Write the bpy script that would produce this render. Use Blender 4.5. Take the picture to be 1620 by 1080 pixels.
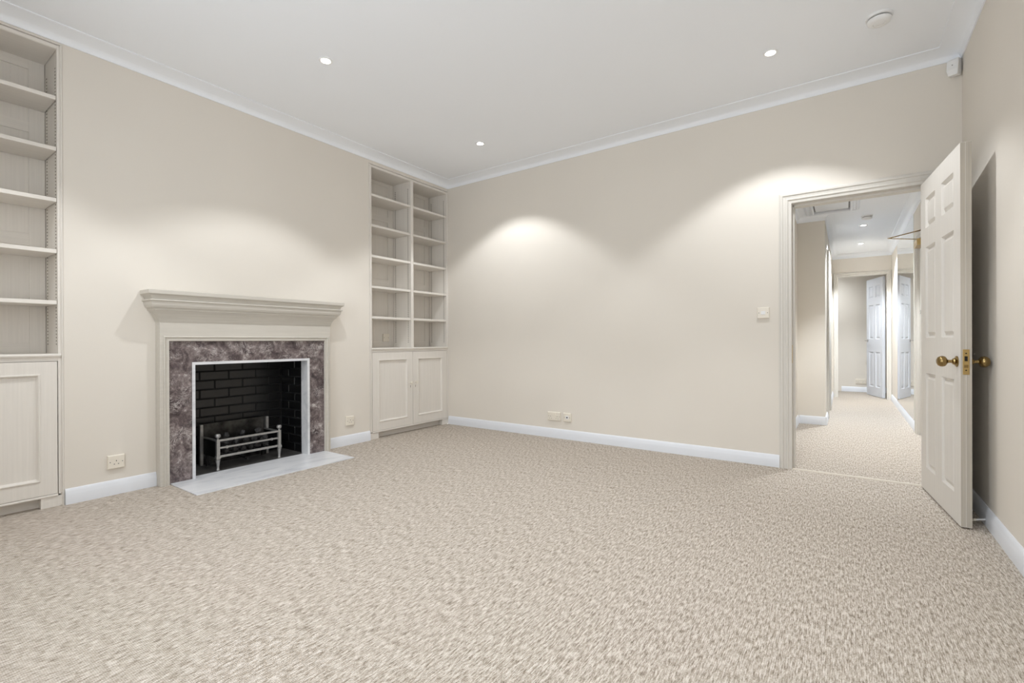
import bpy, bmesh, math, random
from mathutils import Vector, Matrix

# ------------------------------------------------------------------ scene, camera, light
for o in list(bpy.data.objects):
    bpy.data.objects.remove(o, do_unlink=True)
SC = bpy.context.scene
C = SC.collection
random.seed(7)

YAW, PITCH, ROLL, FPX = math.radians(-35.1826), math.radians(-0.0779), math.radians(0.2165), 749.85
fw = Vector((math.sin(YAW) * math.cos(PITCH), math.cos(YAW) * math.cos(PITCH), math.sin(PITCH)))
rt = fw.cross(Vector((0, 0, 1))).normalized()
dn = fw.cross(rt)
cr, sr = math.cos(ROLL), math.sin(ROLL)
r2 = rt * cr + dn * sr
d2 = -rt * sr + dn * cr
cam = bpy.data.cameras.new('camera')
cam.sensor_width = 36.0
cam.lens = FPX / 1620 * 36.0
cam.clip_start = 0.05
camo = bpy.data.objects.new('camera', cam)
C.objects.link(camo)
camo.matrix_world = Matrix(((r2.x, -d2.x, -fw.x, 0), (r2.y, -d2.y, -fw.y, 0), (r2.z, -d2.z, -fw.z, 1.0), (0, 0, 0, 1)))
SC.camera = camo

SKY = 6.0            # overcast daylight outside the added windows behind the camera
SPOT = 46.5          # ceiling downlights of the room
SPOT_HALL = 165.0
w = bpy.data.worlds.new('overcast_sky')
SC.world = w
w.use_nodes = True
w.node_tree.nodes['Background'].inputs[0].default_value = (0.87, 0.94, 1.0, 1)
w.node_tree.nodes['Background'].inputs[1].default_value = SKY
SC.view_settings.view_transform = 'Standard'
SC.view_settings.look = 'None'
SC.view_settings.gamma = 1.0
SC.view_settings.exposure = 0.16
SC.view_settings.use_curve_mapping = False
SC.cycles.max_bounces = 8
SC.cycles.diffuse_bounces = 6
SC.cycles.glossy_bounces = 3
SC.cycles.transmission_bounces = 2
SC.cycles.use_denoising = True
SC.cycles.use_adaptive_sampling = True
SC.cycles.adaptive_threshold = 0.02
SC.cycles.sample_clamp_indirect = 6.0
SC.cycles.caustics_reflective = False
SC.cycles.caustics_refractive = False

# ------------------------------------------------------------------ materials
def lin(c):
    return tuple(((v / 255) / 12.92 if v / 255 <= 0.04045 else (((v / 255) + 0.055) / 1.055) ** 2.4) for v in c) + (1.0,)

class NT:
    def __init__(s, name):
        s.m = bpy.data.materials.new(name); s.m.use_nodes = True
        s.t = s.m.node_tree; s.b = s.t.nodes['Principled BSDF']
        s.out = s.t.nodes['Material Output']
    def n(s, kind, **kw):
        nd = s.t.nodes.new(kind)
        for k, v in kw.items():
            if k.startswith('i_'):
                nd.inputs[k[2:].replace('_', ' ')].default_value = v
            else:
                setattr(nd, k, v)
        return nd
    def l(s, a, b): s.t.links.new(a, b)
    def coords(s, scale):
        tc = s.n('ShaderNodeTexCoord'); mp = s.n('ShaderNodeMapping')
        mp.inputs['Scale'].default_value = scale
        g = s.n('ShaderNodeNewGeometry')
        s.l(g.outputs['Position'], mp.inputs['Vector'])
        s.t.nodes.remove(tc)
        return mp.outputs['Vector']
    def noise(s, vec, detail=4.0, rough=0.55, scale=1.0, dist=0.0):
        nd = s.n('ShaderNodeTexNoise')
        nd.inputs['Scale'].default_value = scale
        nd.inputs['Detail'].default_value = detail
        nd.inputs['Roughness'].default_value = rough
        nd.inputs['Distortion'].default_value = dist
        s.l(vec, nd.inputs['Vector'])
        return nd.outputs['Fac']
    def ramp(s, fac, stops):
        r = s.n('ShaderNodeValToRGB')
        e = r.color_ramp.elements
        while len(e) < len(stops): e.new(0.5)
        for i, (p, c) in enumerate(stops):
            e[i].position = p; e[i].color = c
        s.l(fac, r.inputs['Fac'])
        return r.outputs['Color']
    def bump(s, h, strength=0.3, dist=0.002):
        b = s.n('ShaderNodeBump'); b.inputs['Strength'].default_value = strength
        b.inputs['Distance'].default_value = dist
        s.l(h, b.inputs['Height']); s.l(b.outputs['Normal'], s.b.inputs['Normal'])
    def base(s, c): s.b.inputs['Base Color'].default_value = c
    def set(s, **kw):
        for k, v in kw.items(): s.b.inputs[k.replace('_', ' ')].default_value = v
        return s

M = {}
def paint(key, rgb, rough=0.6, var=0.02, scale=(3, 3, 3), bump=0.0, bscale=(250, 250, 250), spec=0.3, detail=4):
    t = NT(key)
    c = lin(rgb)
    f = t.noise(t.coords(scale), detail, 0.6)
    lo = tuple(v * (1 - var) for v in c[:3]) + (1,)
    hi = tuple(min(1, v * (1 + var)) for v in c[:3]) + (1,)
    t.l(t.ramp(f, [(0.3, lo), (0.7, hi)]), t.b.inputs['Base Color'])
    t.set(Roughness=rough)
    t.b.inputs['Specular IOR Level'].default_value = spec
    if bump:
        t.bump(t.noise(t.coords(bscale), 2, 0.5), bump, 0.001)
    M[key] = t.m
paint('wall_cream', (226, 220, 211), 0.85, 0.012, (1.5, 1.5, 1.5), spec=0.15, detail=1)
paint('ceiling_white', (244, 247, 252), 0.8, 0.008, (1, 1, 1), spec=0.2, detail=1)
paint('skirting_white', (226, 229, 235), 0.4, 0.01, (4, 4, 4), 0.0, spec=0.4)
paint('frame_cream', (215, 211, 204), 0.45, 0.03, (40, 40, 1.2), 0.05, (300, 300, 12))
paint('door_paint', (222, 218, 212), 0.45, 0.03, (60, 60, 1.5), 0.05, (300, 300, 10))
paint('edge_paint', (186, 179, 168), 0.5, 0.10, (240, 240, 2.0), 0.1, (300, 300, 6))  # worn streaks on the door edge, base darkened to paint in its shade
paint('cabinet_paint', (227, 222, 215), 0.5, 0.03, (90, 90, 2.2), 0.03, (300, 300, 8))
paint('cabinet_rail_paint', (227, 222, 215), 0.5, 0.03, (90, 2.2, 90), 0.08, (300, 8, 300))
paint('surround_paint', (203, 198, 189), 0.45, 0.04, (60, 3, 60), 0.05, (200, 10, 200))
paint('far_door_white', (210, 213, 220), 0.45, 0.01)
paint('plastic_ivory', (232, 225, 212), 0.35, 0.01, spec=0.5)
paint('plastic_white', (236, 236, 236), 0.35, 0.01, spec=0.5)
paint('plastic_grey', (120, 118, 114), 0.4, 0.02)
paint('hole_dark', (38, 35, 32), 0.8, 0.02)
paint('slot_dark', (120, 112, 100), 0.8, 0.05)
paint('brick_soot', (17, 17, 18), 0.32, 0.35, (14, 14, 14), 0.5, (60, 60, 60), 0.6)
paint('mortar_soot', (38, 38, 38), 0.9, 0.2, (30, 30, 30))
paint('firebox_floor', (74, 72, 70), 0.55, 0.35, (9, 9, 9), 0.3, (60, 60, 60))
paint('coal', (48, 47, 47), 0.7, 0.5, (40, 40, 40), 0.6, (90, 90, 90))
paint('strip_cream', (206, 197, 183), 0.5, 0.02)

def metal(key, rgb, rough, var=0.1, scale=(30, 30, 30), metallic=1.0):
    t = NT(key); c = lin(rgb)
    f = t.noise(t.coords(scale), 4, 0.6)
    t.l(t.ramp(f, [(0.3, tuple(v * (1 - var) for v in c[:3]) + (1,)), (0.7, tuple(min(1, v * (1 + var)) for v in c[:3]) + (1,))]), t.b.inputs['Base Color'])
    t.set(Metallic=metallic, Roughness=rough)
    M[key] = t.m
metal('brass', (150, 128, 86), 0.2, 0.15)
metal('brass_plate', (186, 160, 108), 0.32, 0.08)
metal('steel_cast', (168, 167, 165), 0.42, 0.12, (50, 50, 50), 0.75)
metal('steel_plate', (70, 70, 69), 0.3, 0.6, (11, 11, 11))
metal('iron_black', (30, 30, 30), 0.5, 0.3, (30, 30, 30), 0.6)
metal('chrome', (200, 200, 200), 0.15, 0.03)
metal('mirror_glass', (240, 243, 242), 0.0, 0.0)

# carpet: flat woven loops; streaks run along y, fine ribs across
t = NT('carpet_weave')
n1 = t.noise(t.coords((225, 40, 1)), 3, 0.65, 1.0, 0.25)
n2 = t.noise(t.coords((460, 150, 1)), 2, 0.6)
n3 = t.noise(t.coords((1.3, 1.3, 1)), 2, 0.5)
a = t.n('ShaderNodeMath', operation='MULTIPLY'); a.inputs[1].default_value = 0.44; t.l(n1, a.inputs[0])
n4 = t.noise(t.coords((125, 22, 1)), 2, 0.5)
a4 = t.n('ShaderNodeMath', operation='MULTIPLY_ADD'); a4.inputs[1].default_value = 0.30; t.l(n4, a4.inputs[0]); t.l(a.outputs[0], a4.inputs[2])
b = t.n('ShaderNodeMath', operation='MULTIPLY_ADD'); b.inputs[1].default_value = 0.26; t.l(n2, b.inputs[0]); t.l(a4.outputs[0], b.inputs[2])
col = t.ramp(b.outputs[0], [(0.38, lin((130, 119, 105))), (0.48, lin((188, 177, 164))), (0.58, lin((230, 222, 213)))])
wv = t.n('ShaderNodeTexWave', wave_type='BANDS', bands_direction='Y', wave_profile='SIN')
wv.inputs['Scale'].default_value = 1.0; wv.inputs['Distortion'].default_value = 0.0
t.l(t.coords((1, 2 * math.pi / 0.0052 / 20, 1)), wv.inputs['Vector'])
wx = t.n('ShaderNodeTexWave', wave_type='BANDS', bands_direction='X', wave_profile='SIN')
wx.inputs['Scale'].default_value = 1.0
t.l(t.coords((2 * math.pi / 0.0060 / 20, 1, 1)), wx.inputs['Vector'])
mu = t.n('ShaderNodeMath', operation='MULTIPLY'); t.l(wv.outputs['Fac'], mu.inputs[0]); t.l(wx.outputs['Fac'], mu.inputs[1])
mx = t.n('ShaderNodeMix', data_type='RGBA', blend_type='MULTIPLY')
mx.inputs['Factor'].default_value = 1.0
dk = t.ramp(mu.outputs[0], [(0.0, (0.80, 0.79, 0.78, 1)), (0.6, (1.0, 1.0, 1.0, 1))])
t.l(col, mx.inputs['A']); t.l(dk, mx.inputs['B'])
t.l(mx.outputs['Result'], t.b.inputs['Base Color'])
t.set(Roughness=0.95); t.b.inputs['Specular IOR Level'].default_value = 0.1
ad = t.n('ShaderNodeMath', operation='ADD'); t.l(mu.outputs[0], ad.inputs[0]); t.l(b.outputs[0], ad.inputs[1])
t.bump(ad.outputs[0], 0.5, 0.004)
M['carpet'] = t.m

# purple-brown fossil marble
t = NT('marble_plum')
v1 = t.noise(t.coords((11, 11, 11)), 9, 0.72, 1.0, 0.8)
v2 = t.noise(t.coords((38, 38, 38)), 6, 0.7, 1.0, 1.2)
c1 = t.ramp(v1, [(0.34, lin((52, 43, 46))), (0.46, lin((96, 84, 85))), (0.57, lin((132, 121, 120))), (0.68, lin((196, 190, 187)))])
c2 = t.ramp(v2, [(0.35, (0.60, 0.58, 0.58, 1)), (0.55, (1, 1, 1, 1)), (0.70, (1.45, 1.43, 1.4, 1))])
rg = t.n('ShaderNodeMath', operation='SUBTRACT'); rg.inputs[1].default_value = 0.5
t.l(t.noise(t.coords((13, 13, 13)), 7, 0.7, 1.0, 2.2), rg.inputs[0])
ab = t.n('ShaderNodeMath', operation='ABSOLUTE'); t.l(rg.outputs[0], ab.inputs[0])
vein = t.ramp(ab.outputs[0], [(0.0, (1, 1, 1, 1)), (0.028, (0.0, 0.0, 0.0, 1))])
vm = t.n('ShaderNodeMath', operation='MULTIPLY'); t.l(vein, vm.inputs[0])
mask = t.ramp(t.noise(t.coords((8, 8, 8)), 3, 0.5), [(0.48, (0, 0, 0, 1)), (0.62, (1, 1, 1, 1))]); t.l(mask, vm.inputs[1])
m1 = t.n('ShaderNodeMix', data_type='RGBA', blend_type='MULTIPLY'); m1.inputs['Factor'].default_value = 1.0
t.l(c1, m1.inputs['A']); t.l(c2, m1.inputs['B'])
m2 = t.n('ShaderNodeMix', data_type='RGBA', blend_type='MIX'); t.l(vm.outputs[0], m2.inputs['Factor'])
t.l(m1.outputs['Result'], m2.inputs['A']); m2.inputs['B'].default_value = lin((200, 194, 191))
t.l(m2.outputs['Result'], t.b.inputs['Base Color']); t.set(Roughness=0.28)
M['marble_plum'] = t.m

t = NT('marble_white')
f = t.noise(t.coords((7, 2.2, 7)), 7, 0.65, 1.0, 1.4)
t.l(t.ramp(f, [(0.30, lin((198, 200, 205))), (0.5, lin((222, 223, 226))), (0.7, lin((230, 230, 232)))]), t.b.inputs['Base Color'])
t.set(Roughness=0.3)
M['marble_white'] = t.m

t = NT('window_glass')
tr = t.n('ShaderNodeBsdfTransparent'); gl_ = t.n('ShaderNodeBsdfGlossy'); gl_.inputs['Roughness'].default_value = 0.0
ms_ = t.n('ShaderNodeMixShader'); ms_.inputs[0].default_value = 0.06
t.l(tr.outputs[0], ms_.inputs[1]); t.l(gl_.outputs[0], ms_.inputs[2]); t.l(ms_.outputs[0], t.out.inputs['Surface'])
M['window_glass'] = t.m

t = NT('lamp_glow'); t.base((1, 0.96, 0.9, 1))
t.b.inputs['Emission Color'].default_value = (1.0, 0.96, 0.90, 1)
t.b.inputs['Emission Strength'].default_value = 14.0
M['lamp_glow'] = t.m

# ------------------------------------------------------------------ mesh helpers
class MB:
    def __init__(s): s.v, s.f = [], []
    def quad(s, a, b, c, d):
        n = len(s.v); s.v += [a, b, c, d]; s.f.append((n, n + 1, n + 2, n + 3)); return s
    def poly(s, pts):
        n = len(s.v); s.v += list(pts); s.f.append(tuple(range(n, n + len(pts)))); return s
    def box(s, x0, x1, y0, y1, z0, z1):
        x0, x1 = sorted((x0, x1)); y0, y1 = sorted((y0, y1)); z0, z1 = sorted((z0, z1))
        n = len(s.v)
        s.v += [(x0, y0, z0), (x1, y0, z0), (x1, y1, z0), (x0, y1, z0), (x0, y0, z1), (x1, y0, z1), (x1, y1, z1), (x0, y1, z1)]
        s.f += [tuple(n + i for i in q) for q in ((0, 3, 2, 1), (4, 5, 6, 7), (0, 1, 5, 4), (1, 2, 6, 5), (2, 3, 7, 6), (3, 0, 4, 7))]
        return s
    def rings(s, rings, closed=True, caps=(True, True)):
        """consecutive rings of points skinned with quads"""
        n = len(s.v); k = len(rings[0])
        for r in rings: s.v += [tuple(p) for p in r]
        for i in range(len(rings) - 1):
            for j in range(k if closed else k - 1):
                a, b = n + i * k + j, n + i * k + (j + 1) % k
                s.f.append((a, b, b + k, a + k))
        if caps[0]: s.f.append(tuple(n + j for j in reversed(range(k))))
        if caps[1]: s.f.append(tuple(n + (len(rings) - 1) * k + j for j in range(k)))
        return s
    def prism(s, prof, p0, p1, ax, up=(0, 0, 1)):
        """profile (offset along ax, height along up) swept straight p0 -> p1"""
        ax, up = Vector(ax), Vector(up)
        r = [[tuple(Vector(p) + ax * a + up * h) for a, h in prof] for p in (p0, p1)]
        return s.rings(r)
    def lathe(s, prof, o, axis=(0, 0, 1), seg=20):
        axis = Vector(axis).normalized()
        q = axis.to_track_quat('Z', 'Y'); o = Vector(o)
        R = []
        for r, h in prof:
            R.append([tuple(o + q @ Vector((r * math.cos(2 * math.pi * i / seg), r * math.sin(2 * math.pi * i / seg), h))) for i in range(seg)])
        return s.rings(R)
    def bar(s, a, b, w, h, up=(0, 0, 1)):
        a, b = Vector(a), Vector(b); d = (b - a).normalized(); up = Vector(up)
        sd = d.cross(up).normalized(); u2 = sd.cross(d)
        R = [[tuple(p + sd * x * w / 2 + u2 * y * h / 2) for x, y in ((-1, -1), (1, -1), (1, 1), (-1, 1))] for p in (a, b)]
        return s.rings(R)
    def tube(s, a, b, r, seg=10):
        a, b = Vector(a), Vector(b); d = (b - a)
        return s.lathe([(r, 0), (r, d.length)], a, d, seg)

def world_off(p):
    v = Vector((0, 0, 0))
    while p is not None:
        v += p.location; p = p.parent
    return v

def obj(name, mb, mat, parent=None, bevel=0.0, smooth=False, local=False, seg=2):
    me = bpy.data.meshes.new(name)
    off = Vector((0, 0, 0)) if (local or parent is None) else world_off(parent)
    me.from_pydata([tuple(Vector(p) - off) for p in mb.v], [], mb.f)
    bm = bmesh.new(); bm.from_mesh(me)
    bmesh.ops.remove_doubles(bm, verts=bm.verts, dist=1e-6)
    bmesh.ops.recalc_face_normals(bm, faces=bm.faces)
    bm.to_mesh(me); bm.free()
    me.materials.append(M[mat])
    o = bpy.data.objects.new(name, me); C.objects.link(o)
    if parent is not None: o.parent = parent
    if bevel:
        md = o.modifiers.new('bevel', 'BEVEL'); md.width = bevel; md.segments = seg; md.limit_method = 'ANGLE'; md.angle_limit = math.radians(40)
    if smooth:
        for p in me.polygons: p.use_smooth = True
        try:
            me.set_sharp_from_angle(angle=math.radians(40))
        except Exception:
            pass
    return o

def tag(o, label, cat, group=None, kind=None):
    o['label'] = label; o['category'] = cat
    if group: o['group'] = group
    if kind: o['kind'] = kind
    return o
def empty(name, loc, rz=0.0):
    e = bpy.data.objects.new(name, None); C.objects.link(e)
    e.location = loc; e.rotation_euler = (0, 0, rz); e.empty_display_size = 0.1
    return e
def struct(name, mb, mat, label, cat, bevel=0.0, smooth=False):
    return tag(obj(name, mb, mat, None, bevel, smooth), label, cat, None, 'structure')
def copy_tree(o, parent=None):
    c = o.copy(); C.objects.link(c); c.parent = parent
    for ch in list(o.children): copy_tree(ch, c)
    return c

def rect_rings(mp, a0, a1, b0, b1, prof, open_bottom=False):
    R = []
    for i, h in prof:
        if open_bottom:
            R.append([mp(a0 + i, b0, h), mp(a0 + i, b1 - i, h), mp(a1 - i, b1 - i, h), mp(a1 - i, b0, h)])
        else:
            R.append([mp(a0 + i, b0 + i, h), mp(a1 - i, b0 + i, h), mp(a1 - i, b1 - i, h), mp(a0 + i, b1 - i, h)])
    return R

# ------------------------------------------------------------------ dimensions (metres)
XL, XR, YB, YR = -3.943, 0.625, 4.25, -0.37      # left, right, back and rear wall faces
ZC = 2.90                                         # ceiling
ZK = 2.838                                        # underside of cornice
BK_A = (-0.366, 0.796)                            # near bookcase alcove (y)
BK_B = (3.089, 4.25)                              # far bookcase alcove (y)
ZBA, ZBB = 2.832, 2.812                           # tops of the near and far alcoves
FPC = 1.930                                       # fireplace centre line
DX0, DX1, DZ = -0.342, 0.462, 2.052               # doorway
HZ = 2.47                                         # hall ceiling

# ------------------------------------------------------------------ structure
struct('floor', MB().box(-4.42, 0.70, -0.45, 4.235, -0.08, 0.0), 'carpet', 'beige flecked woven carpet covering the whole room floor', 'floor')
struct('floor_hall', MB().box(-1.2, 1.6, 4.262, 13.0, -0.08, 0.0), 'carpet', 'beige carpet of the hall beyond the open doorway', 'floor')
struct('ceiling', MB().box(-4.42, 0.70, -0.45, 4.30, ZC, ZC + 0.1), 'ceiling_white', 'plain white ceiling over the empty room', 'ceiling')

mb = MB()
mb.box(-4.45, XL, BK_A[1], 1.41, 0, ZC)
mb.box(-4.45, XL, 2.45, BK_B[0], 0, ZC)
mb.box(-4.45, XL, 1.41, 2.45, 0.93, ZC)
mb.box(-4.45, -4.40, 1.41, 2.45, 0, 0.93)
for (a, bb), zb in ((BK_A, ZBA), (BK_B, ZBB)):
    mb.box(-4.45, XL, a, bb, zb, ZC)
    mb.box(-4.45, -4.30, a, bb, 0, zb)
struct('wall_left', mb, 'wall_cream', 'cream wall holding the fireplace between two fitted bookcases', 'wall')
mb = MB()
mb.box(-4.45, DX0 - 0.03, YB, YB + 0.12, 0, ZC)
mb.box(DX0 - 0.03, DX1 + 0.03, YB, YB + 0.12, DZ + 0.03, ZC)
mb.box(DX1 + 0.03, XR + 0.1, YB, YB + 0.12, 0, ZC)
struct('wall_back', mb, 'wall_cream', 'long plain cream wall pierced by the open doorway', 'wall')
struct('wall_right', MB().box(XR, XR + 0.1, YR - 0.1, YB + 0.12, 0, ZC), 'wall_cream', 'cream wall behind the open panelled door', 'wall')
# rear wall (behind the camera) with two unseen tall windows added for fill daylight
FILL_WN = [(-2.55, -1.50), (-0.85, 0.20)]
WZ = (0.75, 2.45)
mb = MB()
xs = [-4.45, FILL_WN[0][0], FILL_WN[0][1], FILL_WN[1][0], FILL_WN[1][1], XR + 0.1]
for i in (0, 2, 4): mb.box(xs[i], xs[i + 1], YR - 0.2, YR, 0, ZC)
for a, bb in FILL_WN:
    mb.box(a, bb, YR - 0.2, YR, 0, WZ[0]); mb.box(a, bb, YR - 0.2, YR, WZ[1], ZC)
struct('wall_rear', mb, 'wall_cream', 'cream window wall behind the viewpoint facing the doorway', 'wall')
for k, (a, bb) in enumerate(FILL_WN):
    we = empty('window_%d' % (k + 1), ((a + bb) / 2, YR - 0.1, WZ[0]))
    tag(we, ['white sash window nearer the bookcases in the rear wall', 'white sash window nearer the door wall behind the viewpoint'][k], 'window', None, 'structure')
    m = MB()
    m.box(a, a + 0.05, YR - 0.14, YR - 0.08, *WZ).box(bb - 0.05, bb, YR - 0.14, YR - 0.08, *WZ)
    m.box(a, bb, YR - 0.14, YR - 0.08, WZ[0], WZ[0] + 0.06).box(a, bb, YR - 0.14, YR - 0.08, WZ[1] - 0.05, WZ[1])
    obj('window_frame', m, 'skirting_white', we)
    m = MB().box(a, bb, YR - 0.13, YR - 0.09, 1.58, 1.63)
    obj('meeting_rail', m, 'skirting_white', we)
    m = MB().box((a + bb) / 2 - 0.012, (a + bb) / 2 + 0.012, YR - 0.125, YR - 0.095, *WZ)
    obj('glazing_bar', m, 'skirting_white', we)
    for z0_, z1_ in ((WZ[0] + 0.06, 1.58), (1.63, WZ[1] - 0.05)):
        for xa, xb_ in ((a + 0.05, (a + bb) / 2 - 0.012), ((a + bb) / 2 + 0.012, bb - 0.05)):
            obj('pane', MB().box(xa, xb_, YR - 0.112, YR - 0.108, z0_, z1_), 'window_glass', we)
    pl = bpy.data.lights.new('daylight_portal', 'AREA'); pl.shape = 'RECTANGLE'; pl.size = bb - a; pl.size_y = WZ[1] - WZ[0]
    pl.cycles.is_portal = True
    po = bpy.data.objects.new('daylight_portal', pl); C.objects.link(po)
    po.location = ((a + bb) / 2, YR - 0.15, (WZ[0] + WZ[1]) / 2); po.rotation_euler = (math.radians(90), 0, 0)

# cornice: a low cove around the room
def cove(mb, poly, zc, proj, drop, flip=1):
    """inset rings of a counter-clockwise rectilinear outline"""
    def inset(d):
        P = []; n = len(poly)
        for i in range(n):
            p0, p1, p2 = Vector(poly[i - 1]), Vector(poly[i]), Vector(poly[(i + 1) % n])
            e1, e2 = (p1 - p0).normalized(), (p2 - p1).normalized()
            P.append(p1 + Vector((-e1.y, e1.x)) * d + Vector((-e2.y, e2.x)) * d)
        return P
    prof = [(0.0, zc - drop - 0.012), (0.008, zc - drop - 0.012), (0.010, zc - drop)]
    for i in range(1, 8):
        a = math.radians(90 * i / 8)
        prof.append((0.010 + (proj - 0.018) * (1 - math.cos(a)), zc - drop + (drop - 0.006) * math.sin(a)))
    prof += [(proj - 0.008, zc - 0.006), (proj, zc - 0.006), (proj, zc + 0.002)]
    R = []
    for d, z in prof:
        R.append([(p.x, p.y, z) for p in inset(d)])
    mb.rings(R, True, (False, False))
mb = MB(); cove(mb, [(XL, YR), (XR, YR), (XR, YB), (XL, YB)], ZC, 0.125, ZC - ZK - 0.012)
struct('trim_1', mb, 'ceiling_white', 'white coved cornice running round the top of the room walls', 'cornice', smooth=True)

# skirting boards
SK = [(0, 0), (0.018, 0), (0.018, 0.058), (0.0165, 0.062), (0.0135, 0.078), (0.008, 0.092), (0.004, 0.096), (0, 0.096)]
def skirt(name, p0, p1, ax, label, prof=SK, mat='skirting_white'):
    return struct(name, MB().prism(prof, p0, p1, ax), mat, label, 'skirting board', smooth=True)
FJ = 0.66          # half width of fire surround
skirt('baseboard_left', (XL, BK_A[1] + 0.002, 0), (XL, FPC - FJ - 0.001, 0), (1, 0, 0), 'short white skirting board below the socket nearest the cut-off bookcase')
skirt('baseboard_left.001', (XL, FPC + FJ + 0.001, 0), (XL, BK_B[0] - 0.002, 0), (1, 0, 0), 'short white skirting board between fireplace and corner bookcase')
skirt('baseboard_back', (XL + 0.012, YB, 0), (-0.429, YB, 0), (0, -1, 0), 'long white skirting board below the plain cream wall')
skirt('baseboard_right', (XR, YR, 0), (XR, YB - 0.02, 0), (-1, 0, 0), 'white skirting board running behind the open door')
skirt('baseboard_rear', (XL, YR, 0), (XR - 0.018, YR, 0), (0, 1, 0), 'white skirting board below the windows behind the viewpoint')

# main door frame
AW = 0.087
ARCH = [(0.0, 0.0), (0.0, 0.010), (0.012, 0.016), (0.014, 0.026), (0.026, 0.026), (0.030, 0.020), (0.048, 0.017), (0.052, 0.021), (0.060, 0.021), (0.066, 0.014), (0.084, 0.012), (0.087, 0.008), (0.087, 0.0)]
def arch_frame(root, mp, a0, a1, z1, mat, wscale=1.0):
    m = MB(); m.rings(rect_rings(mp, a0 - AW * wscale, a1 + AW * wscale, 0.0, z1 + AW * wscale, [(i * wscale, h) for i, h in ARCH], True), False, (False, False))
    return obj('architrave', m, mat, root)
fr = empty('trim_2', (DX0, YB, 0))
tag(fr, 'grey cream moulded door frame round the open doorway', 'door frame', None, 'structure')
arch_frame(fr, lambda a, b, h: (a, YB - h, b), DX0, DX1, DZ, 'frame_cream')
m = MB()
m.box(DX0 - 0.03, DX0, YB - 0.004, YB + 0.13, 0, DZ + 0.03).box(DX1, DX1 + 0.03, YB - 0.004, YB + 0.13, 0, DZ + 0.03).box(DX0, DX1, YB - 0.004, YB + 0.13, DZ, DZ + 0.03)
obj('lining', m, 'frame_cream', fr)
m = MB()
m.box(DX0, DX0 + 0.014, YB + 0.05, YB + 0.125, 0, DZ).box(DX1 - 0.014, DX1, YB + 0.05, YB + 0.125, 0, DZ).box(DX0, DX1, YB + 0.05, YB + 0.125, DZ - 0.014, DZ)
obj('door_stop_bead', m, 'frame_cream', fr, 0.002)
m = MB().box(DX0 - 0.001, DX0 + 0.0015, YB - 0.002, YB + 0.03, 0.82, 0.96)
obj('strike_plate', m, 'brass_plate', fr)
m = MB()
m.rings(rect_rings(lambda a, b, h: (a, YB + 0.12 + h, b), DX0 - AW, DX1 + AW, 0.0, DZ + AW, ARCH, True), False, (False, False))
obj('architrave', m, 'frame_cream', fr)
struct('trim_3', MB().prism([(-0.016, 0), (0.016, 0), (0.010, 0.007), (-0.010, 0.007)], (DX0 + 0.001, YB, 0), (DX1 - 0.001, YB, 0), (0, 1, 0)), 'strip_cream', 'thin cream threshold strip across the open doorway', 'threshold')

# ------------------------------------------------------------------ hall structure
XA, XP, YF, YE = -0.48, -0.20, 6.65, 10.02      # hall near-left wall, passage wall, facing return, end wall
XM = 0.62
HY0 = YB + 0.12
struct('ceiling_hall', MB().box(-1.2, 1.6, HY0, 13.0, HZ, HZ + 0.1), 'ceiling_white', 'white ceiling of the hall seen through the doorway', 'ceiling')
struct('wall_hall_left', MB().box(XA - 0.1, XA, HY0, YF + 0.1, 0, HZ), 'wall_cream', 'narrow sliver of cream hall wall just inside the doorway', 'wall')
struct('wall_hall_return', MB().box(XA, XP, YF, YF + 0.1, 0, HZ), 'wall_cream', 'shaded cream wall end facing the doorway in the hall', 'wall')
mb = MB().box(XP - 0.1, XP, YF + 0.1, 7.23, 0, HZ).box(XP - 0.1, XP, 8.03, YE + 0.1, 0, HZ).box(XP - 0.1, XP, 7.23, 8.03, 2.07, HZ)
struct('wall_hall_passage', mb, 'wall_cream', 'cream passage wall receding to the far doorway', 'wall')
EX0, EX1, EZ = -0.115, 0.552, 2.085
mb = MB().box(XP, EX0 - 0.02, YE, YE + 0.1, 0, HZ).box(EX1 + 0.02, XM + 0.1, YE, YE + 0.1, 0, HZ).box(EX0 - 0.02, EX1 + 0.02, YE, YE + 0.1, EZ + 0.02, HZ)
struct('wall_hall_end', mb, 'wall_cream', 'cream wall at the hall end above the far doorway', 'wall')
RY0, RY1, RZ = 5.74, 6.54, 2.03
mb = MB().box(XM, XM + 0.1, HY0, RY0, 0, HZ).box(XM, XM + 0.1, RY0, RY1, RZ, HZ).box(XM, XM + 0.1, RY1, YE + 0.1, 0, HZ)
struct('wall_hall_right', mb, 'wall_cream', 'cream hall wall carrying the mirror panel', 'wall')
mb = MB(); cove(mb, [(XA, HY0), (XM, HY0), (XM, YE), (XP, YE), (XP, YF), (XA, YF)], HZ, 0.09, 0.062)
struct('trim_4', mb, 'ceiling_white', 'white coved cornice around the hall ceiling', 'cornice', smooth=True)
skirt('baseboard_hall', (XA + 0.018, YF, 0), (XP, YF, 0), (0, -1, 0), 'white skirting board on the shaded wall end in the hall')
skirt('baseboard_hall.001', (XP, YF - 0.018, 0), (XP, 7.14, 0), (1, 0, 0), 'white skirting board turning the corner into the passage')
skirt('baseboard_hall.002', (XA, HY0 + 0.02, 0), (XA, YF, 0), (1, 0, 0), 'white skirting board just inside the doorway at the hall edge')
skirt('baseboard_hall.003', (XP, 8.12, 0), (XP, YE, 0), (1, 0, 0), 'white skirting board beside the far doorway of the passage')
skirt('baseboard_hall.004', (XM, 6.66, 0), (XM, YE - 0.02, 0), (-1, 0, 0), 'white skirting board under the tall hall mirror')

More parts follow.
